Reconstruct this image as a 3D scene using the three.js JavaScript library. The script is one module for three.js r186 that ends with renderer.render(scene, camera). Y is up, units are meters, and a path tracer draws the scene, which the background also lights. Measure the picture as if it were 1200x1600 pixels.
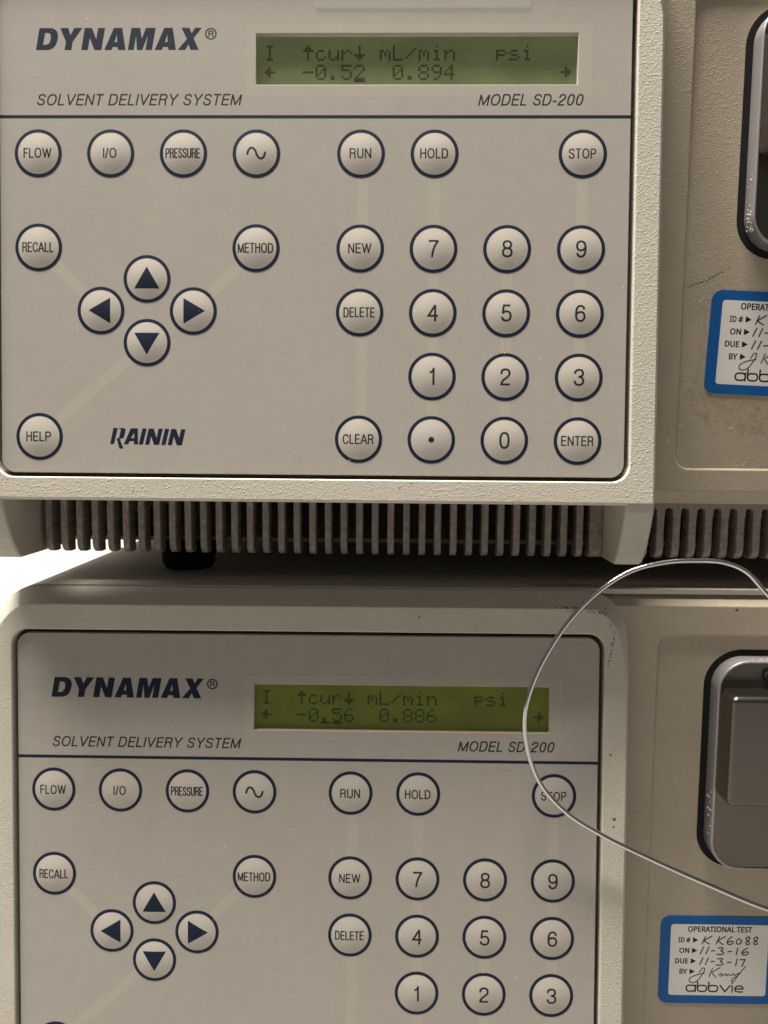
import * as THREE from 'three';
import { RoundedBoxGeometry } from 'three/addons/geometries/RoundedBoxGeometry.js';
import { mergeGeometries } from 'three/addons/utils/BufferGeometryUtils.js';
import { ImprovedNoise } from 'three/addons/math/ImprovedNoise.js';
import { RectAreaLightUniformsLib } from 'three/addons/lights/RectAreaLightUniformsLib.js';

// ------------------------------------------------------------------ camera, lamps, exposure
RectAreaLightUniformsLib.init();
const scene = new THREE.Scene();
const renderer = new THREE.WebGLRenderer({ antialias: true });
renderer.toneMapping = THREE.LinearToneMapping;
renderer.toneMappingExposure = 1.0;
renderer.shadowMap.enabled = true;

const LIFT = 336.5;                         // mm from the bench to the upper unit's reference point (left end of its blue line)
const camera = new THREE.PerspectiveCamera(2 * Math.atan(800 / 1200) * 180 / Math.PI, 0.75, 0.01, 20);
camera.position.set(0.11901, (LIFT - 91.99) / 1000, 0.23426);
camera.quaternion.setFromRotationMatrix(new THREE.Matrix4().set(
  0.9997433, -0.0105410, 0.0200573, 0, 0.0084638, 0.9948536, 0.1009683, 0, -0.0210183, -0.1007727, 0.9946874, 0, 0, 0, 0, 1));
scene.add(camera);
scene.background = new THREE.Color().setRGB(0.108, 0.106, 0.105);   // the dim room

const LAMPS = [
  // name, label, position, size, target, radiance, colour
  ['ceiling_light', 'long white ceiling light fixture above and in front of the instruments', [-0.6, 3.0, 0.205], [1.6, 0.5], [-0.59, 0.3, 0.19], 158, [1, 0.965, 0.89]],
  ['added_wall_light', 'slim white light added unseen behind the instruments to brighten the wall', [-0.3, 0.62, -0.2], [0.5, 0.12], [-0.3, 0.1, -0.5], 8, [1, 0.97, 0.92]],  // added, unseen lamp that whitens the wall behind the left gap
];
function addLamp([name, label, p, [w, h], target, radiance, c]) {
  const g = new THREE.Group(); g.name = name; g.userData = { label, category: 'lamp' };
  g.position.set(...p); g.up.set(0, 0, -1); scene.add(g); g.lookAt(...target);
  const housing = new THREE.Mesh(new RoundedBoxGeometry(w + 0.04, h + 0.04, 0.05, 2, 0.01), new THREE.MeshStandardMaterial({ color: 0xcfcfca, roughness: 0.5 }));
  housing.name = 'housing'; housing.position.z = -0.03; g.add(housing);
  const diffuser = new THREE.Mesh(new THREE.BoxGeometry(w, h, 0.004), new THREE.MeshStandardMaterial({ color: 0xffffff, emissive: new THREE.Color().setRGB(...c), emissiveIntensity: 1.5, roughness: 0.6 }));
  diffuser.name = 'diffuser'; g.add(diffuser);
  const light = new THREE.RectAreaLight(new THREE.Color().setRGB(...c), radiance, w, h);
  light.position.copy(g.position).add(new THREE.Vector3(0, 0, 0.006).applyQuaternion(g.quaternion));
  light.name = name + '_source';
  const q = g.quaternion; light.quaternion.copy(q).multiply(new THREE.Quaternion().setFromAxisAngle(new THREE.Vector3(0, 1, 0), Math.PI));  // a RectAreaLight shines along its -z
  scene.add(light);
}
LAMPS.forEach(addLamp);

// ------------------------------------------------------------------ helpers
const BASE = 141.1, TILT = 3.90832 * Math.PI / 180;      // a unit's reference point stands 141.1 mm above its feet; its key panel leans back
const toWorld = new THREE.Matrix4().makeRotationX(-TILT);
let seed = 7; const rnd = () => { seed = (seed * 1664525 + 1013904223) >>> 0; return seed / 4294967296; };
const noiseGen = new ImprovedNoise(), noise = (x, y, z = 0) => noiseGen.noise(x, y, z);
const smooth = (a, b, x) => THREE.MathUtils.smoothstep(x, a, b);
const put = (parent, name, geo, mat, tilted = false) => {          // geometry in mm about the unit's reference point
  const g = geo.clone(); if (tilted) g.applyMatrix4(toWorld);
  g.translate(0, BASE, 0); g.scale(0.001, 0.001, 0.001);
  const m = new THREE.Mesh(g, mat); m.name = name; m.castShadow = m.receiveShadow = true; parent.add(m); return m;
};
function rounded(x0, y0, x1, y1, [tl, tr, br, bl], n = 12) {       // counter-clockwise outline: {x, y, nx, ny}
  const out = [], arc = (cx, cy, r, a0) => { for (let i = 0; i <= n; i++) { const a = a0 + i / n * Math.PI / 2; out.push({ x: cx + r * Math.cos(a), y: cy + r * Math.sin(a), nx: Math.cos(a), ny: Math.sin(a) }); } };
  const line = (xa, ya, xb, yb, nx, ny, k) => { for (let i = 1; i < k; i++) out.push({ x: xa + (xb - xa) * i / k, y: ya + (yb - ya) * i / k, nx, ny }); };
  arc(x1 - tr, y1 - tr, tr, 0); line(x1 - tr, y1, x0 + tl, y1, 0, 1, 6);
  arc(x0 + tl, y1 - tl, tl, Math.PI / 2); line(x0, y1 - tl, x0, y0 + bl, -1, 0, 24);
  arc(x0 + bl, y0 + bl, bl, Math.PI); line(x0 + bl, y0, x1 - br, y0, 0, -1, 6);
  arc(x1 - br, y0 + br, br, Math.PI * 1.5); line(x1, y0 + br, x1, y1 - tr, 1, 0, 24);
  return out;
}
// a plate with rounded rims: outline with rim radius rOf(p), optional hole with its own rim radius; front at z = zf, walls back to zb / hole walls to zh
function plate({ outline, rOf = () => 0.6, hole, holeR = 0.6, zf = 0, zb = -10, zh = -3, uvBox, grain = 60, flat = false }) {
  const P = [], N = [], add = (p, n) => { P.push(...p); N.push(...n); };
  const strip = (rows) => {                                         // rows of {p, n} lists
    for (let i = 0; i + 1 < rows.length; i++) for (let j = 0, m = rows[i].length; j < m; j++) {
      const a = rows[i][j], b = rows[i][(j + 1) % m], c = rows[i + 1][j], d = rows[i + 1][(j + 1) % m];
      for (const q of [a, c, b, b, c, d]) add(q.p, q.n);
    }
  };
  const front = outline.map((o) => { const r = rOf(o); return [o.x - o.nx * r, o.y - o.ny * r]; });
  const rows = [];
  if (flat) for (const [d, e] of [[0, 0], [0.1, 0.04], [0.96, 0.9], [1, 1]]) rows.push(outline.map((o) => { const r = rOf(o), c = d === 0 ? 0 : 0.7071, cz = d === 0 ? 1 : 0.7071; return { p: [o.x - o.nx * r * (1 - d), o.y - o.ny * r * (1 - d), zf - r * e], n: [o.nx * c, o.ny * c, cz] }; }));   // a straight chamfer
  else for (let k = 0; k <= 8; k++) { const a = k / 8 * Math.PI / 2; rows.push(outline.map((o) => { const r = rOf(o); return { p: [o.x - o.nx * r * (1 - Math.sin(a)), o.y - o.ny * r * (1 - Math.sin(a)), zf - r * (1 - Math.cos(a))], n: [o.nx * Math.sin(a), o.ny * Math.sin(a), Math.cos(a)] }; })); }
  rows.push(outline.map((o) => ({ p: [o.x, o.y, zf - rOf(o)], n: [o.nx, o.ny, 0] })), outline.map((o) => ({ p: [o.x, o.y, zb], n: [o.nx, o.ny, 0] })));
  strip(rows);
  let holeFront = [];
  if (hole) {
    holeFront = hole.map((o) => [o.x + o.nx * holeR, o.y + o.ny * holeR]);
    const hr = [];
    for (let k = 0; k <= 5; k++) { const a = k / 5 * Math.PI / 2; hr.push(hole.map((o) => ({ p: [o.x + o.nx * holeR * (1 - Math.sin(a)), o.y + o.ny * holeR * (1 - Math.sin(a)), zf - holeR * (1 - Math.cos(a))], n: [-o.nx * Math.sin(a), -o.ny * Math.sin(a), Math.cos(a)] })).reverse()); }
    hr.push(hole.map((o) => ({ p: [o.x, o.y, zf - holeR], n: [-o.nx, -o.ny, 0] })).reverse(), hole.map((o) => ({ p: [o.x, o.y, zh], n: [-o.nx, -o.ny, 0] })).reverse());
    strip(hr);
  }
  const v2 = (l) => l.map(([x, y]) => new THREE.Vector2(x, y)), all = [...front, ...holeFront];
  for (const f of THREE.ShapeUtils.triangulateShape(v2(front), hole ? [v2(holeFront)] : [])) {
    const [a, b, c] = f.map((i) => all[i]), ccw = (b[0] - a[0]) * (c[1] - a[1]) - (b[1] - a[1]) * (c[0] - a[0]) > 0;
    for (const q of ccw ? [a, b, c] : [a, c, b]) add([q[0], q[1], zf], [0, 0, 1]);
  }
  const g = new THREE.BufferGeometry();
  g.setAttribute('position', new THREE.Float32BufferAttribute(P, 3)); g.setAttribute('normal', new THREE.Float32BufferAttribute(N, 3));
  return planarUv(g, uvBox, grain);
}
function planarUv(g, box, grain = 60) {                              // uv: the face's own colour map; uv1: the paint's grain, in mm / grain
  const p = g.attributes.position, n = g.attributes.normal, a = [], b = [];
  for (let i = 0; i < p.count; i++) {
    const x = p.getX(i), y = p.getY(i), z = p.getZ(i), s = Math.abs(n.getX(i)) > 0.7 ? 1 : 0, t = Math.abs(n.getY(i)) > 0.7 ? 1 : 0;
    const u = (x - s * z) / grain, v = (y - t * z) / grain;
    b.push(u, v); a.push(...(box ? [(x - box[0]) / (box[2] - box[0]), (y - box[1]) / (box[3] - box[1])] : [u, v]));
  }
  g.setAttribute('uv', new THREE.Float32BufferAttribute(a, 2)); g.setAttribute('uv1', new THREE.Float32BufferAttribute(b, 2));
  return g;
}
function extrudeX(points, x0, x1, bevel = 0, seg = 3) {              // profile in (z, y) drawn out along x
  const s = new THREE.Shape(points.map(([z, y]) => new THREE.Vector2(-z, y)));
  const g = new THREE.ExtrudeGeometry(s, { depth: x1 - x0 - 2 * bevel, bevelEnabled: bevel > 0, bevelSize: bevel, bevelThickness: bevel, bevelOffset: -bevel, bevelSegments: seg, curveSegments: 8 });
  g.rotateY(Math.PI / 2);                                           // (-z, y, d) -> (d, y, z)
  g.translate(x0 + bevel, 0, 0);
  return planarUv(g);
}
function boxGeo(x0, y0, z0, x1, y1, z1, r = 0) {
  const g = r ? new RoundedBoxGeometry(x1 - x0, y1 - y0, z1 - z0, 3, r) : new THREE.BoxGeometry(x1 - x0, y1 - y0, z1 - z0);
  g.translate((x0 + x1) / 2, (y0 + y1) / 2, (z0 + z1) / 2);
  return planarUv(g.index ? g.toNonIndexed() : g);
}
const lin = (r, g, b) => new THREE.Color().setRGB(r, g, b);
const canvas = (w, h) => { const c = document.createElement('canvas'); c.width = w; c.height = h; return [c, c.getContext('2d')]; };
const colourMap = (c) => { const t = new THREE.CanvasTexture(c); t.colorSpace = THREE.SRGBColorSpace; t.anisotropy = 8; return t; };
function dataMap(n, fn, repeat = true) {
  const d = new Uint8Array(n * n * 4);
  for (let y = 0; y < n; y++) for (let x = 0; x < n; x++) { const v = Math.max(0, Math.min(255, Math.round(fn(x / n, y / n) * 255))), i = (y * n + x) * 4; d[i] = d[i + 1] = d[i + 2] = v; d[i + 3] = 255; }
  const t = new THREE.DataTexture(d, n, n); t.magFilter = THREE.LinearFilter; t.minFilter = THREE.LinearMipmapLinearFilter; t.generateMipmaps = true;
  if (repeat) t.wrapS = t.wrapT = THREE.RepeatWrapping; t.needsUpdate = true; return t;
}
const tile = (f, u, v, z) => {                                       // seamless noise: blend over the edges
  const a = noise(u * f, v * f, z), b = noise((u - 1) * f, v * f, z), c = noise(u * f, (v - 1) * f, z), d = noise((u - 1) * f, (v - 1) * f, z);
  const k = (t) => smooth(0.8, 1, t); const x = k(u), y = k(v);
  return (a * (1 - x) + b * x) * (1 - y) + (c * (1 - x) + d * x) * y;
};

// ------------------------------------------------------------------ materials
const grainMap = (() => {                                            // spattered texture paint: thousands of small separate lumps on an uneven ground
  const n = 1024, h = new Float32Array(n * n);
  for (let k = 0; k < 9000; k++) {
    const cx = rnd() * n, cy = rnd() * n, a = 2 + rnd() * rnd() * 5, b = a * (0.5 + rnd() * 0.5), t = rnd() * Math.PI, up = 0.35 + rnd() * 0.65, c = Math.cos(t), q = Math.sin(t), R = Math.ceil(a * 1.5);
    for (let y = -R; y <= R; y++) for (let x = -R; x <= R; x++) {
      const d = ((x * c + y * q) / a) ** 2 + ((y * c - x * q) / b) ** 2; if (d > 2) continue;
      const i = ((Math.floor(cy) + y + n) % n) * n + (Math.floor(cx) + x + n) % n; h[i] = Math.max(h[i], up * Math.exp(-1.6 * d));
    }
  }
  return dataMap(n, (u, v) => 0.1 + 0.75 * h[Math.floor(v * n) * n + Math.floor(u * n)] + 0.1 * tile(90, u, v, 5.5));
})(); grainMap.channel = 1;
const softGrain = dataMap(512, (u, v) => 0.5 + 0.4 * tile(30, u, v, 1.3) + 0.3 * tile(60, u, v, 2.3));
const paint = (r, g, b, o = {}) => new THREE.MeshStandardMaterial({ color: lin(r, g, b), roughness: 0.62, bumpMap: grainMap, bumpScale: 0.00016, ...o });
const BEIGE = [0.50, 0.45, 0.37];
const M = {
  cover: paint(...BEIGE, { bumpScale: 0.00006 }),
  leg: paint(...BEIGE, { bumpScale: 0.00004 }),
  seat: new THREE.MeshStandardMaterial({ color: lin(0.11, 0.092, 0.078), roughness: 0.9 }),
  rubber: new THREE.MeshPhysicalMaterial({ color: lin(0.014, 0.014, 0.014), roughness: 0.85, specularIntensity: 0.35 }),
  steel: new THREE.MeshStandardMaterial({ color: lin(0.15, 0.134, 0.116), metalness: 1, roughness: 0.34, bumpMap: softGrain, bumpScale: 0.00001 }),
  chrome: new THREE.MeshStandardMaterial({ color: lin(0.36, 0.33, 0.325), metalness: 0.6, roughness: 0.42, bumpMap: softGrain, bumpScale: 0.00003 }),
  wire: new THREE.MeshStandardMaterial({ color: lin(0.66, 0.64, 0.61), metalness: 1, roughness: 0.13 }),
  crust: new THREE.MeshPhysicalMaterial({ color: lin(0.4, 0.37, 0.34), roughness: 0.35, clearcoat: 0.3 }),
  film: new THREE.MeshPhysicalMaterial({ color: lin(0.8, 0.8, 0.82), transparent: true, opacity: 0.14, roughness: 0.2 }),
};
const slatMaps = [[138, 131, 121], [142, 131, 122], [135, 130, 119], [146, 132, 123]].map(([r, g, b], k) => {   // bare castings, mottled, pinkish in patches, with dark specks
  const [c, x] = canvas(64, 512);
  for (let j = 0; j < 512; j += 2) for (let i = 0; i < 64; i += 2) {
    const n = noise(i / 9, j / 14, k * 7.3) * 20 + noise(i / 30, j / 50, k * 3.1 + 20) * 26 + noise(i / 3, j / 3, k + 40) * 12;
    const pink = Math.max(0, noise(i / 25, j / 70, 60 + k * 5)) * 12;
    x.fillStyle = `rgb(${r + n + pink | 0},${g + n | 0},${b + n | 0})`; x.fillRect(i, j, 2, 2);
  }
  for (let s = 0; s < 34; s++) { x.fillStyle = `rgba(40,34,30,${0.3 + rnd() * 0.5})`; x.beginPath(); x.ellipse(rnd() * 64, rnd() * 512, 0.8 + rnd() * 2.2, 1 + rnd() * 3.5, rnd() * 3, 0, 7); x.fill(); }
  return new THREE.MeshStandardMaterial({ map: colourMap(c), roughness: 0.55, metalness: 0.15, bumpMap: softGrain, bumpScale: 0.00005 });
});

// ------------------------------------------------------------------ the printed key panel
const PW = 185, PT = 39.7, PB = -104.44, S = 11;
const NAVY = '#182033', INK = '#252427';
const COL = [11.55, 33.04, 54.55, 76.05], RC = [106.7, 128.18, 149.66, 171.15];
const KEYS = [
  ['FLOW', COL[0], -10.67, 8.2], ['I/O', COL[1], -10.67, 3.9], ['PRESSURE', COL[2], -10.67, 10.1], ['wave', COL[3], -10.67], ['RUN', RC[0], -10.67, 6.3], ['HOLD', RC[1], -10.67, 8.1], ['STOP', RC[3], -10.67, 7.9],
  ['RECALL', COL[0], -38.08, 9.2], ['METHOD', COL[3], -38.08, 10.4], ['up', 43.8, -47.17], ['left', 30.06, -56.51], ['right', 57.54, -56.51], ['down', 43.8, -65.85],
  ['NEW', RC[0], -38.08, 6.7], ['7', RC[1], -38.08], ['8', RC[2], -38.08], ['9', RC[3], -38.08],
  ['DELETE', RC[0], -56.68, 9.1], ['4', RC[1], -56.68], ['5', RC[2], -56.68], ['6', RC[3], -56.68],
  ['1', RC[1], -75.27], ['2', RC[2], -75.27], ['3', RC[3], -75.27],
  ['HELP', COL[0], -93.84, 7.4], ['CLEAR', RC[0], -93.84, 9.0], ['dot', RC[1], -93.84], ['0', RC[2], -93.84], ['ENTER', RC[3], -93.84, 9.4],
];
const WINDOW = [75.82, 9.22, 169.34, 23.9];
const GLYPH = {                                                      // a plain grotesque drawn with the pen: width, then strokes (cap height 100)
  A: [68, 'M0 0L34 98L68 0M12 34L56 34'], C: [66, 'M62 68C58 88 48 94 35 94C16 94 6 76 6 50C6 24 16 6 35 6C50 6 60 16 62 34'], D: [64, 'M6 6L6 94L30 94C50 94 58 78 58 50C58 22 50 6 30 6Z'],
  E: [54, 'M54 94L6 94L6 6L54 6M6 52L50 52'], F: [50, 'M50 94L6 94L6 0M6 51L46 51'], H: [60, 'M6 0L6 100M54 0L54 100M6 53L54 53'], I: [12, 'M6 0L6 100'], L: [48, 'M6 100L6 6L48 6'],
  M: [76, 'M6 0L6 94L38 6L70 94L70 0'], N: [62, 'M6 0L6 96L56 4L56 100'], O: [72, 'M36 94C56 94 66 76 66 50C66 24 56 6 36 6C16 6 6 24 6 50C6 76 16 94 36 94Z'],
  P: [58, 'M6 0L6 94L34 94C48 94 52 84 52 71C52 57 46 48 34 48L6 48'], R: [60, 'M6 0L6 94L34 94C48 94 54 84 54 72C54 58 48 51 34 51L6 51M34 51C50 51 50 40 51 22C51 10 52 4 56 0'],
  S: [58, 'M52 72C51 88 42 94 29 94C14 94 7 85 7 74C7 60 18 56 30 52C44 48 52 42 52 27C52 12 42 6 29 6C14 6 6 14 5 32'], T: [54, 'M0 94L54 94M27 94L27 0'],
  U: [60, 'M6 100L6 34C6 14 14 6 30 6C46 6 54 14 54 34L54 100'], V: [64, 'M2 100L32 4L62 100'], W: [92, 'M3 100L25 4L46 96L67 4L89 100'], Y: [64, 'M2 100L32 44L62 100M32 44L32 0'],
  '/': [30, 'M2 -2L28 102'], '-': [28, 'M0 36L28 36'], ' ': [22, ''],
  0: [54, 'M27 94C42 94 48 78 48 50C48 22 42 6 27 6C12 6 6 22 6 50C6 78 12 94 27 94Z'], 1: [32, 'M4 74C16 75 25 80 26 100L26 0'], 2: [54, 'M6 66C6 86 14 94 27 94C41 94 48 84 48 71C48 58 40 51 29 42C14 30 8 22 7 6L50 6'],
  3: [54, 'M6 71C7 87 15 94 27 94C40 94 47 86 47 74C47 60 39 53 24 53C40 53 49 44 49 29C49 14 40 6 27 6C13 6 6 14 5 31'], 4: [56, 'M40 0L40 94L6 32L54 32'],
  5: [54, 'M47 94L14 94L9 48C14 56 20 60 28 60C42 60 49 48 49 34C49 16 41 6 27 6C14 6 7 13 5 28'], 6: [54, 'M47 72C46 88 38 94 29 94C12 94 6 76 6 46C6 20 13 6 28 6C42 6 49 18 49 33C49 48 42 58 29 58C16 58 7 48 6.5 36'],
  7: [52, 'M2 94L48 94C34 74 22 46 19 0'], 8: [54, 'M27 94C40 94 46 86 46 74.5C46 62 39 53 27 53C15 53 8 62 8 74.5C8 86 14 94 27 94ZM27 53C41 53 49 44 49 29C49 14 41 6 27 6C13 6 5 14 5 29C5 44 13 53 27 53Z'],
  9: [54, 'M7 28C8 12 16 6 25 6C42 6 48 24 48 54C48 80 41 94 26 94C12 94 5 82 5 67C5 52 12 42 25 42C38 42 47 52 47.5 64'],
};
function fitText(x, str, x0, base, w, cap, { skew = 0, colour = INK, pen = 0.36 } = {}) {   // mm: left end, baseline, width, cap height, pen width
  const gap = 13, natural = [...str].reduce((t, c) => t + GLYPH[c][0] + gap, -gap), sx = (w - (skew ? skew * cap : 0)) / natural, sy = cap / 100;
  x.save(); x.strokeStyle = colour; x.lineWidth = pen * S; x.lineJoin = 'miter'; x.miterLimit = 2.2; x.lineCap = 'butt';
  let at = 0;
  for (const ch of str) {
    const [wide, path] = GLYPH[ch], X = (a, b) => (x0 + (at + a) * sx + skew * b * sy) * S, Y = (b) => (PT - base - b * sy) * S;
    x.beginPath();
    for (const [, f, nums] of path.matchAll(/([MLCZ])([^MLCZ]*)/g)) {
      const v = nums.trim().split(/[ ,]+/).map(Number), p = []; for (let i = 0; i + 1 < v.length; i += 2) p.push(X(v[i], v[i + 1]), Y(v[i + 1]));
      if (f === 'M') x.moveTo(...p); else if (f === 'L') x.lineTo(...p); else if (f === 'C') x.bezierCurveTo(...p); else x.closePath();
    }
    x.stroke(); at += wide + gap;
  }
  x.restore();
}
function panelTexture() {
  const [c, x] = canvas(PW * S, Math.round((PT - PB) * S));
  const X = (mm) => mm * S, Y = (mm) => (PT - mm) * S;
  x.fillStyle = 'rgb(170,162,152)'; x.fillRect(0, 0, c.width, c.height);
  // fine mottle of the matt film
  for (let j = 0; j < c.height; j += 11) for (let i = 0; i < c.width; i += 11) {
    const lattice = Math.cos((i + j) / 17.5) * Math.cos((i - j) / 17.5);
    const n = noise(i / 60, j / 60, 2.2) * 4 + noise(i / 300, j / 300, 8.2) * 4 + (rnd() - 0.5) * 3 + lattice * 1.1;
    x.fillStyle = n > 0 ? `rgba(255,250,235,${n / 170})` : `rgba(70,64,56,${-n / 170})`; x.fillRect(i, j, 11, 11);
  }
  // paler printed bands between keys and round the display
  x.strokeStyle = 'rgba(190,180,162,0.3)'; x.lineWidth = 3.2 * S; x.lineCap = 'butt';
  const band = (x0, y0, x1, y1) => { x.beginPath(); x.moveTo(X(x0), Y(y0)); x.lineTo(X(x1), Y(y1)); x.stroke(); };
  band(COL[0], -38.08, 30.06, -56.51); band(COL[3], -38.08, 57.54, -56.51); band(43.8, -65.85, COL[0], -93.84);
  band(RC[0] + 0.6, -10.67, RC[0] + 0.6, -38.08); band(RC[0] + 0.6, -56.68, RC[0] + 0.6, -93.84); band(RC[1], -10.67, RC[1], -93.84); band(RC[2], -38.08, RC[2], -93.84); band(RC[3], -10.67, RC[3], -93.84);
  x.fillStyle = 'rgba(190,180,162,0.25)'; x.fillRect(X(73), Y(26.6), X(100.4), 20.6 * S);
  // title block
  fitText(x, 'SOLVENT DELIVERY SYSTEM', 11.1, 3.25, 60.8, 3.3, { skew: 0.22, pen: 0.42 });
  fitText(x, 'MODEL SD-200', 140.6, 3.2, 30.8, 3.3, { skew: 0.22, pen: 0.42 });
  x.fillStyle = NAVY; x.fillRect(0, Y(0.45), c.width, 0.95 * S);
  // heavy slanted word, letter by letter: units as measured, cap height 134, baseline 172
  x.save(); x.fillStyle = NAVY;
  const k = 48.83 / 1040 * S, ox = X(11.01) - 25 * k, oy = Y(19.21) - 172 * (6.33 / 134 * S), ky = 6.33 / 134 * S;
  const poly = (...p) => { x.moveTo(ox + p[0] * k, oy + p[1] * ky); for (let i = 2; i < p.length; i += 2) x.lineTo(ox + p[i] * k, oy + p[i + 1] * ky); x.closePath(); };
  const curve = (pts) => pts.forEach(([f, ...a]) => x[f](...a.map((v, i) => (i % 2 ? oy + v * ky : ox + v * k))));
  x.beginPath();                                                     // D
  curve([['moveTo', 25, 172], ['lineTo', 48, 38], ['lineTo', 108, 38], ['bezierCurveTo', 150, 38, 170, 60, 163, 100], ['bezierCurveTo', 155, 150, 130, 172, 88, 172], ['lineTo', 25, 172],
    ['moveTo', 70, 140], ['lineTo', 86, 140], ['bezierCurveTo', 108, 138, 116, 122, 119, 102], ['bezierCurveTo', 122, 80, 116, 68, 100, 68], ['lineTo', 83, 68], ['lineTo', 70, 140]]);
  x.fill('evenodd'); x.beginPath();
  poly(179, 38, 229, 38, 243, 82, 267, 38, 318, 38, 256, 122, 248, 172, 205, 172, 214, 121);          // Y
  poly(310, 172, 333, 38, 378, 38, 405, 108, 417, 38, 460, 38, 437, 172, 393, 172, 364, 98, 352, 172);  // N
  x.fill(); x.beginPath();
  for (const d of [0, 316]) { poly(455 + d, 172, 516 + d, 38, 568 + d, 38, 588 + d, 172, 541 + d, 172, 539 + d, 154, 507 + d, 154, 500 + d, 172); poly(519 + d, 124, 537 + d, 124, 534 + d, 78); }
  x.fill('evenodd'); x.beginPath();
  poly(603, 172, 626, 38, 680, 38, 690, 104, 717, 38, 777, 38, 754, 172, 713, 172, 729, 84, 693, 172, 660, 172, 655, 84, 640, 172);  // M
  poly(915, 172, 973, 106, 939, 38, 988, 38, 1003, 72, 1024, 38, 1066, 38, 1015, 102, 1047, 172, 996, 172, 983, 138, 962, 172);  // X
  x.fill(); x.restore();
  x.strokeStyle = INK; x.lineWidth = 0.38 * S; x.beginPath(); x.arc(X(62.55), Y(23.8), 1.5 * S, 0, 7); x.stroke();
  fitText(x, 'R', 61.85, 22.9, 1.45, 1.8, { pen: 0.32 });
  // slanted company mark: each letter as measured, cap 153..340, x 165..1058 of a 7.5x view
  x.fillStyle = NAVY;
  const q = 22.6 / 893 * S, qy = 4.93 / 187 * S, rx = X(32.71) - 165 * q, ry = Y(-91.14) - 153 * qy;
  const mark = (...p) => { x.beginPath(); x.moveTo(rx + p[0] * q, ry + p[1] * qy); for (let i = 2; i < p.length; i += 2) x.lineTo(rx + p[i] * q, ry + p[i + 1] * qy); x.closePath(); x.fill(); };
  mark(165, 334, 205, 153, 256, 153, 212, 334); mark(270, 153, 335, 153, 349, 172, 332, 250, 314, 270, 278, 275, 323, 384, 275, 384, 243, 270, 270, 262, 294, 165, 270, 165);
  x.beginPath(); const mk2 = (...p) => { x.moveTo(rx + p[0] * q, ry + p[1] * qy); for (let i = 2; i < p.length; i += 2) x.lineTo(rx + p[i] * q, ry + p[i + 1] * qy); x.closePath(); };
  mk2(326, 336, 410, 155, 494, 155, 494, 336, 448, 336, 448, 300, 398, 300, 378, 336); mk2(412, 266, 449, 266, 450, 202); x.fill('evenodd');
  mark(503, 337, 548, 155, 598, 155, 553, 337); mark(578, 338, 622, 156, 680, 156, 716, 262, 738, 156, 788, 157, 744, 339, 684, 339, 650, 240, 628, 338);
  mark(770, 340, 814, 157, 864, 158, 820, 340); mark(845, 341, 889, 158, 945, 158, 982, 262, 1004, 160, 1056, 160, 1014, 342, 954, 342, 918, 242, 896, 341);
  // keys
  for (const [name, kx, ky2, w] of KEYS) {
    x.fillStyle = 'rgb(183,174,163)'; x.beginPath(); x.arc(X(kx), Y(ky2), 6.5 * S, 0, 7); x.fill();
    x.strokeStyle = NAVY; x.lineWidth = 0.98 * S; x.beginPath(); x.arc(X(kx), Y(ky2), 6.5 * S, 0, 7); x.stroke();
    x.fillStyle = NAVY;
    const tri = (a) => { x.beginPath(); for (let i = 0; i < 3; i++) { const [u, v] = [[0, 3.55], [-3.75, -2.85], [3.75, -2.85]][i], cx = u * Math.cos(a) - v * Math.sin(a), cy = u * Math.sin(a) + v * Math.cos(a); x[i ? 'lineTo' : 'moveTo'](X(kx + cx), Y(ky2 + cy)); } x.fill(); };
    if (name === 'up') tri(0); else if (name === 'down') tri(Math.PI); else if (name === 'left') tri(Math.PI / 2); else if (name === 'right') tri(-Math.PI / 2);
    else if (name === 'dot') { x.fillStyle = INK; x.beginPath(); x.arc(X(kx), Y(ky2), 0.85 * S, 0, 7); x.fill(); }
    else if (name === 'wave') { x.strokeStyle = INK; x.lineWidth = 0.6 * S; x.lineCap = 'round'; x.beginPath(); x.moveTo(X(kx - 2.6), Y(ky2 - 0.2)); x.bezierCurveTo(X(kx - 2.2), Y(ky2 + 2.2), X(kx - 0.6), Y(ky2 + 2.0), X(kx), Y(ky2)); x.bezierCurveTo(X(kx + 0.6), Y(ky2 - 2.0), X(kx + 2.2), Y(ky2 - 2.2), X(kx + 2.6), Y(ky2 + 0.2)); x.stroke(); x.lineCap = 'butt'; }
    else if (/^\d$/.test(name)) { const dw = name === '1' ? 1.7 : name === '4' ? 3.2 : 3.1; fitText(x, name, kx - dw / 2 + (name === '1' ? -0.1 : 0), ky2 - 2.5, dw, 5.0, { pen: 0.58 }); }
    else fitText(x, name, kx - w / 2 - 0.15, ky2 - 1.45, w, 2.9, { pen: 0.37 });
  }
  // dust and hair-fine scratches
  for (let i = 0; i < 70; i++) { x.fillStyle = `rgba(235,230,218,${0.25 + rnd() * 0.5})`; x.beginPath(); x.ellipse(rnd() * c.width, rnd() * c.height, 0.8 + rnd() * 1.4, 0.8 + rnd() * 2.6, rnd() * 3, 0, 7); x.fill(); }
  for (let i = 0; i < 26; i++) { const a = rnd() * c.width, b = rnd() * c.height, t = rnd() * 6.3, l = 12 + rnd() * 60; x.strokeStyle = `rgba(${rnd() < 0.6 ? '225,218,204' : '110,102,90'},${0.12 + rnd() * 0.2})`; x.lineWidth = 0.8 + rnd(); x.beginPath(); x.moveTo(a, b); x.quadraticCurveTo(a + Math.cos(t) * l * 0.5 + rnd() * 8, b + Math.sin(t) * l * 0.5, a + Math.cos(t) * l, b + Math.sin(t) * l); x.stroke(); }
  return colourMap(c);
}
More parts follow.
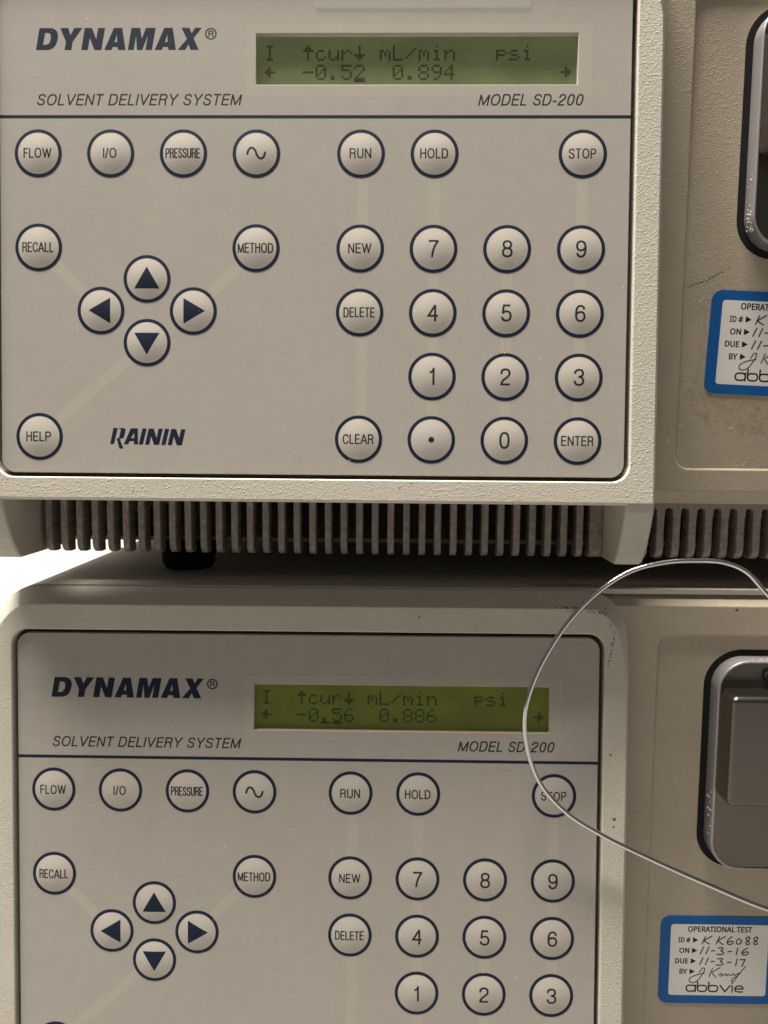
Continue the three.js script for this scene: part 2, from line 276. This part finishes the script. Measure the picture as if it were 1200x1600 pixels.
M.panel = new THREE.MeshPhysicalMaterial({ map: panelTexture(), roughness: 0.58, specularIntensity: 0.35, bumpMap: softGrain, bumpScale: 0.000008 });
M.panelBase = M.panel;
const panelUv = (g) => planarUv(g, [0, PB, PW, PT]);

// ------------------------------------------------------------------ character display
const FONT = {
  I: '01110 00100 00100 00100 00100 00100 01110', u: '00000 00000 10001 10001 10001 10011 01101', c: '00000 00000 01110 10000 10000 10001 01110', r: '00000 00000 10110 11001 10000 10000 10000',
  m: '00000 00000 11010 10101 10101 10001 10001', L: '10000 10000 10000 10000 10000 10000 11111', '/': '00000 00001 00010 00100 01000 10000 00000', i: '00100 00000 01100 00100 00100 00100 01110',
  n: '00000 00000 10110 11001 10001 10001 10001', p: '00000 00000 11110 10001 11110 10000 10000', s: '00000 00000 01110 10000 01110 00001 11110', '-': '00000 00000 00000 11111 00000 00000 00000',
  '.': '00000 00000 00000 00000 00000 01100 01100', 0: '01110 10001 10011 10101 11001 10001 01110', 2: '01110 10001 00001 00010 00100 01000 11111', 4: '00010 00110 01010 10010 11111 00010 00010',
  5: '11111 10000 11110 00001 00001 10001 01110', 6: '00110 01000 10000 11110 10001 10001 01110', 8: '01110 10001 10001 01110 10001 10001 01110', 9: '01110 10001 10001 01111 00001 00010 01100',
  '^': '00100 01110 11111 00100 00100 00100 00100', v: '00100 00100 00100 00100 11111 01110 00100', '<': '00000 00100 01100 11111 01100 00100 00000', '>': '00000 00100 00110 11111 00110 00100 00000',
};
function displayTexture(row2, cursors, ground) {
  const D = 20, x0 = WINDOW[0] - 3, y1 = WINDOW[3] + 3, [c, x] = canvas((WINDOW[2] - WINDOW[0] + 6) * D, (WINDOW[3] - WINDOW[1] + 6) * D);
  for (let j = 0; j < c.height; j += 6) for (let i = 0; i < c.width; i += 6) {
    const n = noise(i / 260, j / 160, ground[0]) * 10 + noise(i / 40, j / 40, 3) * 2 + (rnd() - 0.5) * 3;
    x.fillStyle = `rgb(${ground[0] + n | 0},${ground[1] + n | 0},${ground[2] + n * 0.5 | 0})`; x.fillRect(i, j, 6, 6);
  }
  const dot = 3.783 / 6 / 1.0, dy = 0.632;
  const cell = (col, row, bits, alpha) => bits.split(' ').forEach((b, j) => [...b].forEach((o, i) => {
    if (o === '0') return;
    x.fillStyle = `rgba(26,34,20,${alpha})`;
    x.fillRect((79.48 - 2.5 * dot + col * 2.516 * 1.0 * 1.5 + i * dot - x0) * D, (y1 - (row ? 16.0 : 21.55) + j * dy) * D, dot * D * 0.95, dy * D * 0.95);
  }));
  const text = (str, row) => [...str].forEach((ch, i) => FONT[ch] && cell(i, row, FONT[ch], 0.66));
  text('I  ^curv mL/min   psi  ', 0); text(row2, 1);
  for (const k of cursors) cell(k, 1, '00000 00000 00000 00000 00000 00000 00000 11111', 0.8);
  return colourMap(c);
}

// ------------------------------------------------------------------ inspection sticker
function stickerTexture() {
  const [c, x] = canvas(920, 700), k = 1;
  x.fillStyle = '#125b9e'; x.fillRect(0, 0, 920, 700);
  for (let i = 0; i < 900; i++) { x.fillStyle = `rgba(${rnd() < 0.5 ? '255,255,255' : '0,20,60'},0.05)`; x.fillRect(rnd() * 920, rnd() * 700, 3 + rnd() * 8, 2 + rnd() * 4); }
  x.fillStyle = '#e9e3da'; x.beginPath(); x.roundRect(80, 66, 765, 568, 22); x.fill();
  const t = (s, x0, base, w, cap, font = '200px sans-serif', fat = 13) => { x.save(); x.font = font; const m = x.measureText(s), wide = m.actualBoundingBoxRight + m.actualBoundingBoxLeft; x.setTransform(w / wide, 0, 0, cap / 143, x0 + m.actualBoundingBoxLeft * w / wide, base); x.fillStyle = x.strokeStyle = '#26201e'; x.fillText(s, 0, 0); x.lineWidth = fat; x.strokeText(s, 0, 0); x.restore(); };
  t('OPERATIONAL TEST', 215, 124, 498, 40); t('ID #', 143, 210, 92, 38); t('ON', 154, 294, 76, 38); t('DUE', 125, 378, 99, 38); t('BY', 162, 462, 57, 38);
  x.fillStyle = '#1e1816';
  for (const [px, py] of [[256, 191], [252, 275], [246, 359], [240, 443]]) { x.beginPath(); x.moveTo(px, py - 22); x.lineTo(px + 42, py); x.lineTo(px, py + 22); x.fill(); }
  x.strokeStyle = 'rgba(44,40,38,0.88)'; x.lineWidth = 10; x.lineCap = x.lineJoin = 'round';
  const pen = (...p) => { x.beginPath(); x.moveTo(p[0], p[1]); for (let i = 2; i + 1 < p.length; i += 2) { if (i + 3 < p.length) x.quadraticCurveTo(p[i], p[i + 1], (p[i] + p[i + 2]) / 2, (p[i + 1] + p[i + 3]) / 2); else x.lineTo(p[i], p[i + 1]); } x.stroke(); };
  const seg = (...p) => { x.beginPath(); x.moveTo(p[0], p[1]); for (let i = 2; i < p.length; i += 2) x.lineTo(p[i], p[i + 1]); x.stroke(); };
  seg(352, 164, 330, 220); seg(402, 158, 340, 196, 386, 222); seg(462, 162, 440, 220); seg(508, 160, 450, 194, 492, 224);
  pen(560, 162, 530, 180, 522, 214, 545, 226, 574, 212, 568, 194, 530, 202); pen(618, 176, 594, 190, 598, 218, 624, 220, 640, 196, 622, 176, 614, 178);
  for (const dx of [0, 62]) pen(690 + dx, 162, 668 + dx, 166, 672 + dx, 186, 694 + dx, 198, 700 + dx, 220, 674 + dx, 222, 668 + dx, 204, 696 + dx, 184, 700 + dx, 164, 686 + dx, 160);
  for (const [y, l] of [[0, '6'], [86, '7']]) {
    seg(342, 246 + y, 318, 300 + y); seg(384, 246 + y, 362, 300 + y); seg(404, 276 + y, 430, 274 + y); pen(458, 254 + y, 486, 246 + y, 500, 258 + y, 472, 274 + y, 502, 284 + y, 496, 304 + y, 448, 302 + y); seg(534, 280 + y, 562, 278 + y); seg(610, 252 + y, 600, 304 + y);
    if (l === '6') pen(684, 250, 650, 268, 640, 298, 668, 308, 700, 290, 684, 276, 648, 290); else { seg(634, 344, 672, 340, 650, 396); }
  }
  x.lineWidth = 8;
  pen(318, 452, 340, 408, 362, 418, 352, 452, 300, 530, 246, 534, 236, 500, 290, 470, 358, 456); seg(420, 416, 396, 480); pen(478, 410, 430, 440, 412, 450, 450, 486); pen(470, 470, 486, 450, 500, 470, 478, 482, 510, 466, 528, 456, 530, 478, 548, 458, 566, 476, 588, 450, 590, 476, 612, 462, 640, 450); pen(678, 398, 620, 470, 590, 526, 572, 520, 580, 494, 630, 470, 622, 450);
  x.strokeStyle = '#1e1a1e'; x.lineWidth = 11;
  const o = (cx) => { x.beginPath(); x.roundRect(cx - 36, 554, 72, 48, 22); x.stroke(); };
  o(256); seg(292, 552, 292, 604); o(345); seg(308, 526, 308, 582); o(432); seg(396, 528, 396, 582); seg(486, 552, 526, 602, 566, 552); seg(582, 554, 582, 604); seg(582, 534, 582, 536);
  x.beginPath(); x.moveTo(606, 578); x.lineTo(668, 578); x.bezierCurveTo(668, 546, 604, 546, 604, 578); x.bezierCurveTo(604, 606, 620, 602, 664, 602); x.stroke();
  return colourMap(c);
}
M.sticker = new THREE.MeshPhysicalMaterial({ map: stickerTexture(), roughness: 0.5, specularIntensity: 0.5 });
function stickerGeo(w, h, r) {
  const o = rounded(0, -h, w, 0, [r, r, r, r], 8);
  return plate({ outline: o, rOf: () => 0.05, zf: 0.18, zb: 0, uvBox: [0, -h, w, 0] });
}

// ------------------------------------------------------------------ shared shapes of a unit
const XL = -9, XR = 194, XE = 345, TOP = 54.2, FLOOR = -131.8, DEEP = -400;
const hole = rounded(-1.1, -105.7, 186.2, 41.0, [5, 5, 5, 5], 8);
const bezelOutline = rounded(XL, -112.6, XR, 54.15, [14, 13, 0.9, 0.9], 14);
const bezelGeo = plate({ outline: bezelOutline, hole, holeR: 0.45, zf: 1, zh: -4, zb: -10, flat: true, uvBox: [XL, -112.6, XR, 55], rOf: (p) => 0.85 + 4.6 * smooth(26, 52, p.y) });
const moduleHole = rounded(205, -101.8, 339, 39.4, [4, 4, 4, 4], 8);
const rimGeo = plate({ flat: true, outline: rounded(160, -113.2, XE, TOP, [6, 6, 6, 6], 8), hole: moduleHole, holeR: 0.8, zf: -7, zh: -8.2, zb: -16, uvBox: [188, -114, 348, 55], rOf: (p) => (p.y > 45 ? 5.4 : p.y < -108 ? 4.6 : 2) });
const headHole = rounded(220.6, -37.8, 306, 34.4, [12, 12, 12, 12], 12);
const faceGeo = plate({ outline: rounded(204, -103, 340, 40.4, [1, 1, 1, 1], 4), hole: headHole, holeR: 0.5, zf: -8, zh: -20, zb: -11, uvBox: [188, -114, 348, 55], rOf: () => 0.2 });
const gasketGeo = plate({ outline: rounded(219.9, -38.5, 306.7, 35.1, [12, 12, 12, 12], 12), hole: rounded(222.6, -35.9, 303.4, 32.6, [9, 9, 9, 9], 12), holeR: 0.3, rOf: () => 0.4, zf: -7.9, zh: -14, zb: -14 });
const headGeo = plate({ outline: rounded(222.3, -36.1, 303.7, 32.9, [9.5, 9.5, 9.5, 9.5], 14), hole: rounded(223.1, -35.3, 302.9, 32.1, [8.7, 8.7, 8.7, 8.7], 14), holeR: 0.2, rOf: () => 0.45, zf: -2, zh: -3, zb: -18 });
const headPlateGeo = plate({ outline: rounded(222.9, -35.5, 303.1, 32.3, [8.9, 8.9, 8.9, 8.9], 14), rOf: () => 0.1, zf: -2.35, zb: -8 });
const blockGeo = plate({ outline: rounded(223.0, -10.6, 290, 24.2, [2, 2, 2, 2], 6), rOf: () => 1.7, zf: 7, zb: -3 });
const legProfile = [[7.2, -108], [8.3, -112.2], [8.0, -114.4], [6.2, -119], [3.6, -124.6], [0.8, -128.8], [-1.2, -130.9], [-3.4, -131.7], [-14, -131.8], [-40, -131.8], [-40, -108]];
const legShape = (x0, x1) => extrudeX(legProfile, x0, x1, 0.9);
// a housing lofted backwards: the shoulders are round at the front and tighten towards the back
function housingGeo() {
  const P = [], rows = [], N = 10;
  for (const z of [-8.6, -14, -22, -32, -44, -58, -90, DEEP]) {
    const t = smooth(-8, -62, z), r = THREE.MathUtils.lerp(15, 3, t), row = [[XL, FLOOR, z]];
    for (let i = 0; i <= N; i++) { const a = Math.PI - i / N * Math.PI / 2; row.push([XL + r + r * Math.cos(a), TOP - r + r * Math.sin(a), z]); }
    for (let i = 0; i <= N; i++) { const a = Math.PI / 2 - i / N * Math.PI / 2; row.push([XE - r + r * Math.cos(a), TOP - r + r * Math.sin(a), z]); }
    row.push([XE, FLOOR, z]); rows.push(row);
  }
  const q = (a, b, c, d) => P.push(...a, ...c, ...b, ...b, ...c, ...d);
  for (let i = 0; i + 1 < rows.length; i++) for (let j = 0; j + 1 < rows[0].length; j++) q(rows[i][j], rows[i + 1][j], rows[i][j + 1], rows[i + 1][j + 1]);
  const lip = rows[0].map(([x, y, z]) => [x + (x < 100 ? 1.5 : -1.5) * (y < 0 || Math.abs(x - 168) > 160 ? 1 : 0), y - (y > 0 ? 1.6 : 0), z - 0.1]);   // folded front lip
  for (let j = 0; j + 1 < lip.length; j++) q(lip[j], rows[0][j], lip[j + 1], rows[0][j + 1]);
  const g = new THREE.BufferGeometry(); g.setAttribute('position', new THREE.Float32BufferAttribute(P, 3));
  g.computeVertexNormals();
  return planarUv(g);
}
const housing = housingGeo();
const slatProfile = (top) => { const p = [[-21.5, top], [-15, top]]; for (let i = 0; i <= 6; i++) { const a = i / 6 * Math.PI / 2; p.push([-15 - 3.4 * (1 - Math.cos(a)), FLOOR + 3.4 - 3.4 * Math.sin(a)]); } p.push([-21.5, FLOOR]); return p; };
function slatGeo(w, top) {
  const g = extrudeX(slatProfile(top), -w / 2, w / 2, 0.35, 2), p = g.attributes.position, uv = [];
  for (let i = 0; i < p.count; i++) uv.push((p.getX(i) - p.getZ(i) - 15) / 4 + 0.5, (p.getY(i) - FLOOR) / 25);
  g.setAttribute('uv', new THREE.Float32BufferAttribute(uv, 2)); return g;
}
const slatA = slatGeo(2.2, -108), slatWide = slatGeo(4.4, -108), slatB = slatGeo(2.45, -114);
function headerGeo() {                                               // strip over the module's slots, arched at each slot's top
  const s = new THREE.Shape(), p = 5.17; s.moveTo(186, -110); s.lineTo(186, -118);
  for (let x = 206.3 - 4 * p; x < 340; x += p) { s.lineTo(x - 1.25, -118); s.lineTo(x - 1.25, -116.2); s.absarc(x, -116.2, 1.25, Math.PI, 0, true); s.lineTo(x + 1.25, -118); }
  s.lineTo(344, -118); s.lineTo(344, -110); s.closePath();
  const g = new THREE.ExtrudeGeometry(s, { depth: 3, bevelEnabled: true, bevelSize: 0.25, bevelOffset: -0.25, bevelThickness: 0.25, bevelSegments: 2, curveSegments: 8 });
  g.translate(0, 0, -18.1); planarUv(g);
  const q = g.attributes.position, uv = []; for (let i = 0; i < q.count; i++) uv.push(q.getX(i) / 40, q.getY(i) / 60); g.setAttribute('uv', new THREE.Float32BufferAttribute(uv, 2));
  return g;
}
const header = headerGeo();
const panelGeo = (() => {
  const win = rounded(WINDOW[0], WINDOW[1], WINDOW[2], WINDOW[3], [0.35, 0.35, 0.35, 0.35], 3);
  return panelUv(plate({ outline: rounded(0.15, PB, PW - 0.15, PT, [4, 4, 4, 4], 8), hole: win, holeR: 0.15, zf: 0, zh: -1.9, zb: -1.9, rOf: () => 0.22 }));
})();
const keyGeo = (kx, ky) => {                                         // embossed dome inside a printed ring
  const pr = []; for (let i = 0; i <= 14; i++) { const r = 6.25 * i / 14; pr.push([r, 0.06 + 0.40 * Math.pow(Math.max(0, 1 - (r / 6.25) ** 2), 1.15)]); }
  pr.push([6.6, 0.045], [7.02, 0.03]);
  const g = new THREE.LatheGeometry(pr.map(([r, z]) => new THREE.Vector2(r, z)), 48); g.rotateX(Math.PI / 2); g.translate(kx, ky, 0);
  g.computeVertexNormals(); const n = g.attributes.normal; if (n.getZ(n.count >> 1) < 0) { for (let i = 0; i < n.count * 3; i++) n.array[i] *= -1; const ix = g.index.array; for (let i = 0; i < ix.length; i += 3) { const t = ix[i]; ix[i] = ix[i + 1]; ix[i + 1] = t; } }
  return panelUv(g);
};
const keyGeos = KEYS.map(([, x, y]) => keyGeo(x, y));
const footGeo = new THREE.LatheGeometry([[0, 0], [7.4, 0], [8.6, 0.5], [9.4, 2], [9.9, 9.6], [0, 9.6]].map(([r, y]) => new THREE.Vector2(r, y)), 32);
const crustGeo = (pts) => mergeGeometries(pts.map(([x, y, z, r]) => { const g = new THREE.IcosahedronGeometry(r, 1); const p = g.attributes.position; for (let i = 0; i < p.count; i++) { const k = 1 + 0.35 * noise(p.getX(i) * 3 + x, p.getY(i) * 3 + y, p.getZ(i) * 3); p.setXYZ(i, p.getX(i) * k, p.getY(i) * k * 1.3, p.getZ(i) * k * 0.6); } g.computeVertexNormals(); g.translate(x, y, z); return g; }));

// ------------------------------------------------------------------ paint with each unit's own marks
function paintMap(box, base, marks) {
  const k = 6, [c, x] = canvas(Math.round((box[2] - box[0]) * k), Math.round((box[3] - box[1]) * k));
  for (let j = 0; j < c.height; j += 4) for (let i = 0; i < c.width; i += 4) {
    const n = noise(i / 90, j / 90, base[0]) * 4 + noise(i / 400, j / 400, base[1]) * 4 + noise(i / 14, j / 14, 5) * 2.5 + (rnd() - 0.5) * 4;
    x.fillStyle = `rgb(${base[0] + n | 0},${base[1] + n | 0},${base[2] + n | 0})`; x.fillRect(i, j, 4, 4);
  }
  marks(x, (mm) => (mm - box[0]) * k, (mm) => (box[3] - mm) * k, k);
  return colourMap(c);
}
const fleck = (x, X, Y, k, list, colour) => { for (const [a, b, r] of list) { x.fillStyle = colour; x.beginPath(); x.ellipse(X(a), Y(b), r * k, r * k * (0.5 + rnd() * 0.8), rnd() * 3, 0, 7); x.fill(); } };
const along = (pts, n, spread, rmin, rmax) => { const out = []; for (let i = 0; i < n; i++) { const t = rnd() * (pts.length - 1), a = Math.floor(t), f = t - a, p = pts[a], q = pts[a + 1]; out.push([p[0] + (q[0] - p[0]) * f + (rnd() - 0.5) * spread, p[1] + (q[1] - p[1]) * f + (rnd() - 0.5) * spread, rmin + rnd() * (rmax - rmin)]); } return out; };
const BEZEL_BOX = [XL, -112.6, XR, 55], FACE_BOX = [188, -114, 348, 55], BEIGE_SRGB = [195, 186, 170], FACE_SRGB = [176, 161, 140];

// ------------------------------------------------------------------ one solvent pump
function pump({ name, label, row2, cursors, ground, sticker, bezelMarks, faceMarks, grain, upper, backlight }) {
  const u = new THREE.Group(); u.name = name; u.userData = { label, category: 'lab pump', group: 'stacked solvent pumps' }; scene.add(u);
  const bezelMat = new THREE.MeshStandardMaterial({ map: paintMap(BEZEL_BOX, BEIGE_SRGB, bezelMarks), roughness: 0.6, bumpMap: grainMap, bumpScale: grain });
  const faceMat = new THREE.MeshStandardMaterial({ map: paintMap(FACE_BOX, FACE_SRGB, faceMarks), roughness: 0.55, bumpMap: grainMap, bumpScale: grain * 0.8 });
  put(u, 'housing', housing, M.cover);
  put(u, 'base_plate', boxGeo(XL + 0.5, FLOOR, DEEP, XE - 0.5, FLOOR + 1.5, -46), M.cover);
  put(u, 'rear_panel', boxGeo(XL + 0.5, FLOOR, DEEP + 0.2, XE - 0.5, TOP - 2, DEEP + 2), M.cover);
  put(u, 'bezel', bezelGeo, bezelMat, true);
  put(u, 'leg', legShape(XL, 0.4), M.leg); put(u, 'leg', legShape(185.4, XR), M.leg);
  // key panel
  const panel = put(u, 'control_panel', panelGeo, M.panel, true);
  put(panel, 'panel_seat', boxGeo(-1.05, -105.6, -4.6, 186.1, 41, -3.6), M.seat, true);
  const keep = (m) => { m.geometry.translate(0, 0, 0); return m; };
  KEYS.forEach(([k], i) => keep(put(panel, 'key', keyGeos[i], M.panel, true)));
  const wb = [WINDOW[0] - 3, WINDOW[1] - 3, WINDOW[2] + 3, WINDOW[3] + 3];
  const lcd = boxGeo(wb[0], wb[1], -3.1, wb[2], wb[3], -2.0); planarUv(lcd, wb);
  const screen = displayTexture(row2, cursors, ground);
  put(panel, 'display', lcd, new THREE.MeshPhysicalMaterial({ map: screen, roughness: 0.35, specularIntensity: 0.5, emissive: 0xffffff, emissiveMap: screen, emissiveIntensity: backlight }), true);
  if (upper) { const film = plate({ outline: rounded(93, 31.2, 155.4, 39.2, [0.4, 0.4, 0.4, 0.4], 3), rOf: () => 0.12, zf: 0.3, zb: 0.06 }); put(panel, 'clear_tape', film, M.film, true); }
  // pump-head module
  const rim = put(u, 'module_frame', rimGeo, faceMat); put(rim, 'module_face', faceGeo, faceMat);
  const head = put(u, 'pump_head', headGeo, M.chrome);
  put(head, 'gasket', gasketGeo, M.rubber); put(head, 'head_plate', headPlateGeo, M.steel); put(head, 'cylinder_block', blockGeo, M.steel);
  const bolt = new THREE.CylinderGeometry(2.4, 2.4, 1.4, 6).toNonIndexed(); bolt.rotateX(Math.PI / 2); bolt.translate(238.5, 28, -1.4); put(head, 'bolt', bolt, M.rubber);
  const crust = []; for (let i = 0; i < (upper ? 70 : 46); i++) { const t = rnd(); crust.push([222.2 + rnd() * 0.5 + (upper ? smooth(0.55, 1, t) * rnd() * 0.8 : 0), upper ? -12 - 19 * Math.sqrt(t) : -8 - 18 * t, -3.2 - rnd() * 3.2, 0.1 + rnd() * 0.24]); }
  if (!upper) for (let i = 0; i < 26; i++) crust.push([233 + rnd() * 14, 32.8, -3.4 - rnd() * 1.6, 0.14 + rnd() * 0.2]);
  put(head, 'salt_crust', crustGeo(crust), M.crust).userData.kind = 'stuff';
  // sticker
  const sg = stickerGeo(sticker.w, sticker.h, 3.2); sg.rotateZ(sticker.turn); sg.translate(sticker.x, sticker.y, -7.98);
  put(u, 'inspection_sticker', sg, M.sticker).userData.label = 'blue bordered white inspection sticker with handwritten dates';
  // ventilation slats below
  const vent = put(u, 'vent_header', header, slatMaps[3]);
  for (let i = 0; i <= 34; i++) { const g = slatA.clone(); g.translate(3.36 + i * 5.13, 0, 0); put(vent, 'slat', g, slatMaps[(i * 7 + (i > 18 ? 1 : 0)) % 4]); }
  { const g = slatWide.clone(); g.translate(183.2, 0, 0); put(vent, 'slat', g, slatMaps[3]); }
  for (let i = -1; i < 27; i++) { const g = slatB.clone(); g.translate(203.75 + i * 5.17, 0, 0); put(vent, 'slat', g, slatMaps[i % 3 === 1 ? 1 : 3]); }
  for (const [fx, fz] of [[42, -43], [300, -43], [42, -350], [300, -350]]) { const g = footGeo.clone(); g.translate(fx, -141.1, fz); put(u, 'rubber_foot', g, M.rubber); }
  return u;
}
const dots = (n, x0, y0, x1, y1, a, b) => along([[x0, y0], [x1, y1]], n, Math.abs(y1 - y0) + Math.abs(x1 - x0), a, b);
const up = pump({
  name: 'solvent_pump', label: 'beige solvent pump stacked on the other one, its display showing -0.52 and 0.894', upper: true, backlight: 0.6, grain: 0.0001,
  row2: '<  -0.52  0.894        >', cursors: [7], ground: [87, 93, 63], sticker: { x: 213.9, y: -47.2, w: 38.9, h: 31.3, turn: -0.042 },
  bezelMarks: (x, X, Y, k) => { fleck(x, X, Y, k, [[119, -108.2, 0.35], [122.5, -106.9, 0.25], [40, -110, 0.2]], 'rgba(70,60,50,0.9)'); fleck(x, X, Y, k, dots(30, XL, -109, 190, -109, 0.06, 0.14), 'rgba(90,80,66,0.5)'); },
  faceMarks: (x, X, Y, k) => {
    for (const [a, b, r] of along([[212, -80], [222, -85], [238, -88]], 420, 13, 0.15, 0.9)) { x.fillStyle = `rgba(146,130,84,${0.06 + rnd() * 0.1})`; x.beginPath(); x.ellipse(X(a), Y(b), r * k * 1.6, r * k, rnd() * 3, 0, 7); x.fill(); }
    fleck(x, X, Y, k, along([[211, -52], [212, -62], [210.8, -78]], 160, 2.4, 0.1, 0.4), 'rgba(146,130,84,0.2)');
    fleck(x, X, Y, k, along([[206, -46.6], [212, -44.6], [219, -40.6]], 60, 0.5, 0.08, 0.22), 'rgba(60,52,44,0.7)');
    for (const [a, b, c2, d] of [[205.2, -88.8, 206.4, -88.5], [202.2, -92.6, 202.5, -94], [221, -89.2, 222.2, -88.9], [209.8, -51, 211.6, -49.6], [226, -101, 226.6, -99.6]]) { x.strokeStyle = 'rgba(232,226,212,0.9)'; x.lineWidth = 0.22 * k; x.beginPath(); x.moveTo(X(a), Y(b)); x.lineTo(X(c2), Y(d)); x.stroke(); }
  },
});
const low = pump({
  name: 'solvent_pump_001', label: 'beige solvent pump underneath the other one, its display showing -0.56 and 0.886', upper: false, backlight: 0.14, grain: 0.00008,
  row2: '<  -0.56  0.886        >', cursors: [5, 6], ground: [95, 101, 38], sticker: { x: 209.7, y: -55.8, w: 38.9, h: 31.2, turn: 0.002 },
  bezelMarks: (x, X, Y, k) => {
    fleck(x, X, Y, k, along([[172, 48.6], [180, 48.2], [186, 47.6], [189.4, 42.6], [188.4, 37], [187, 31]], 80, 0.8, 0.05, 0.26), 'rgba(46,42,38,0.7)');
    fleck(x, X, Y, k, along([[170, 49.5], [187, 49]], 30, 0.6, 0.08, 0.25), 'rgba(50,46,40,0.7)');
    fleck(x, X, Y, k, along([[192, -14], [191.6, -40], [192, -90]], 40, 1.2, 0.05, 0.2), 'rgba(80,72,62,0.5)');
    fleck(x, X, Y, k, [[188.5, 3, 0.35], [190, -17.5, 0.5], [189.8, -20, 0.3], [128, 46, 0.3]], 'rgba(60,50,44,0.8)');
  },
  faceMarks: (x, X, Y, k) => { fleck(x, X, Y, k, [[229, 48, 0.5]], 'rgba(80,70,60,0.8)'); fleck(x, X, Y, k, dots(40, 205, 20, 260, -60, 0.08, 0.2), 'rgba(226,220,206,0.5)'); fleck(x, X, Y, k, along([[229, 44], [250, 42]], 60, 4, 0.1, 0.3), 'rgba(120,108,92,0.3)'); },
});
// placing: the lower one stands a touch to the left and is turned very slightly
const basePoint = new THREE.Vector3(0, -BASE / 1000, 0);
up.position.set(0, LIFT / 1000, 0).add(basePoint);
low.rotation.set(0, 0.00254, 0.0032);
low.position.set(-0.0023, (LIFT - 195.434) / 1000, 0).add(basePoint.clone().applyEuler(low.rotation));

// ------------------------------------------------------------------ loop of thin steel tubing
{
  const L = [[262, 14, 12], [257, 27, 16], [246, 42, 14], [230.2, 56.5, 10.0], [223.8, 63.3, 9.0], [217.5, 65.8, 8.0], [210.4, 66.1, 7.0], [201.1, 65.4, 6.5], [190.8, 62.6, 6.5], [181.4, 56.3, 6.5], [173.1, 47.4, 6.5], [166.6, 37.0, 6.5], [162.1, 26.4, 6.5], [160.3, 17.3, 6.5], [161.4, 6.8, 6.5], [165.8, -4.2, 6.5], [173.9, -13.2, 6.5], [185.0, -20.3, 6.5], [197.1, -26.4, 6.5], [217.2, -35.5, 6.5], [237.2, -43.5, 7.0], [254, -47, 8], [270, -50, 2], [276, -51, -8]];
  const pts = L.map(([x, y, z]) => new THREE.Vector3(x, y + BASE, z).multiplyScalar(0.001).applyEuler(low.rotation).add(low.position));
  const tube = new THREE.Mesh(new THREE.TubeGeometry(new THREE.CatmullRomCurve3(pts, false, 'centripetal'), 400, 0.00072, 14, false), M.wire);
  tube.name = 'steel_tube'; tube.userData = { label: 'thin bare steel tube looping in front of the lower pump', category: 'tube' }; tube.castShadow = tube.receiveShadow = true;
  scene.add(tube);
}

// ------------------------------------------------------------------ what they stand on and in front of
const setting = (name, geo, mat) => { const m = new THREE.Mesh(geo, mat); m.name = name; m.userData.kind = 'structure'; m.receiveShadow = m.castShadow = true; scene.add(m); };
{
  const b = new THREE.BoxGeometry(2, 0.04, 1.2); b.translate(0.1, -0.0205, -0.04);
  setting('bench_top', b, new THREE.MeshStandardMaterial({ color: lin(0.163, 0.16, 0.156), roughness: 0.5 }));
  const w = new THREE.BoxGeometry(2.4, 2.2, 0.05); w.translate(0.1, 1.0, -0.66);
  setting('wall', w, new THREE.MeshStandardMaterial({ color: lin(0.78, 0.77, 0.74), roughness: 0.85, bumpMap: softGrain, bumpScale: 0.0003 }));
}
renderer.render(scene, camera);
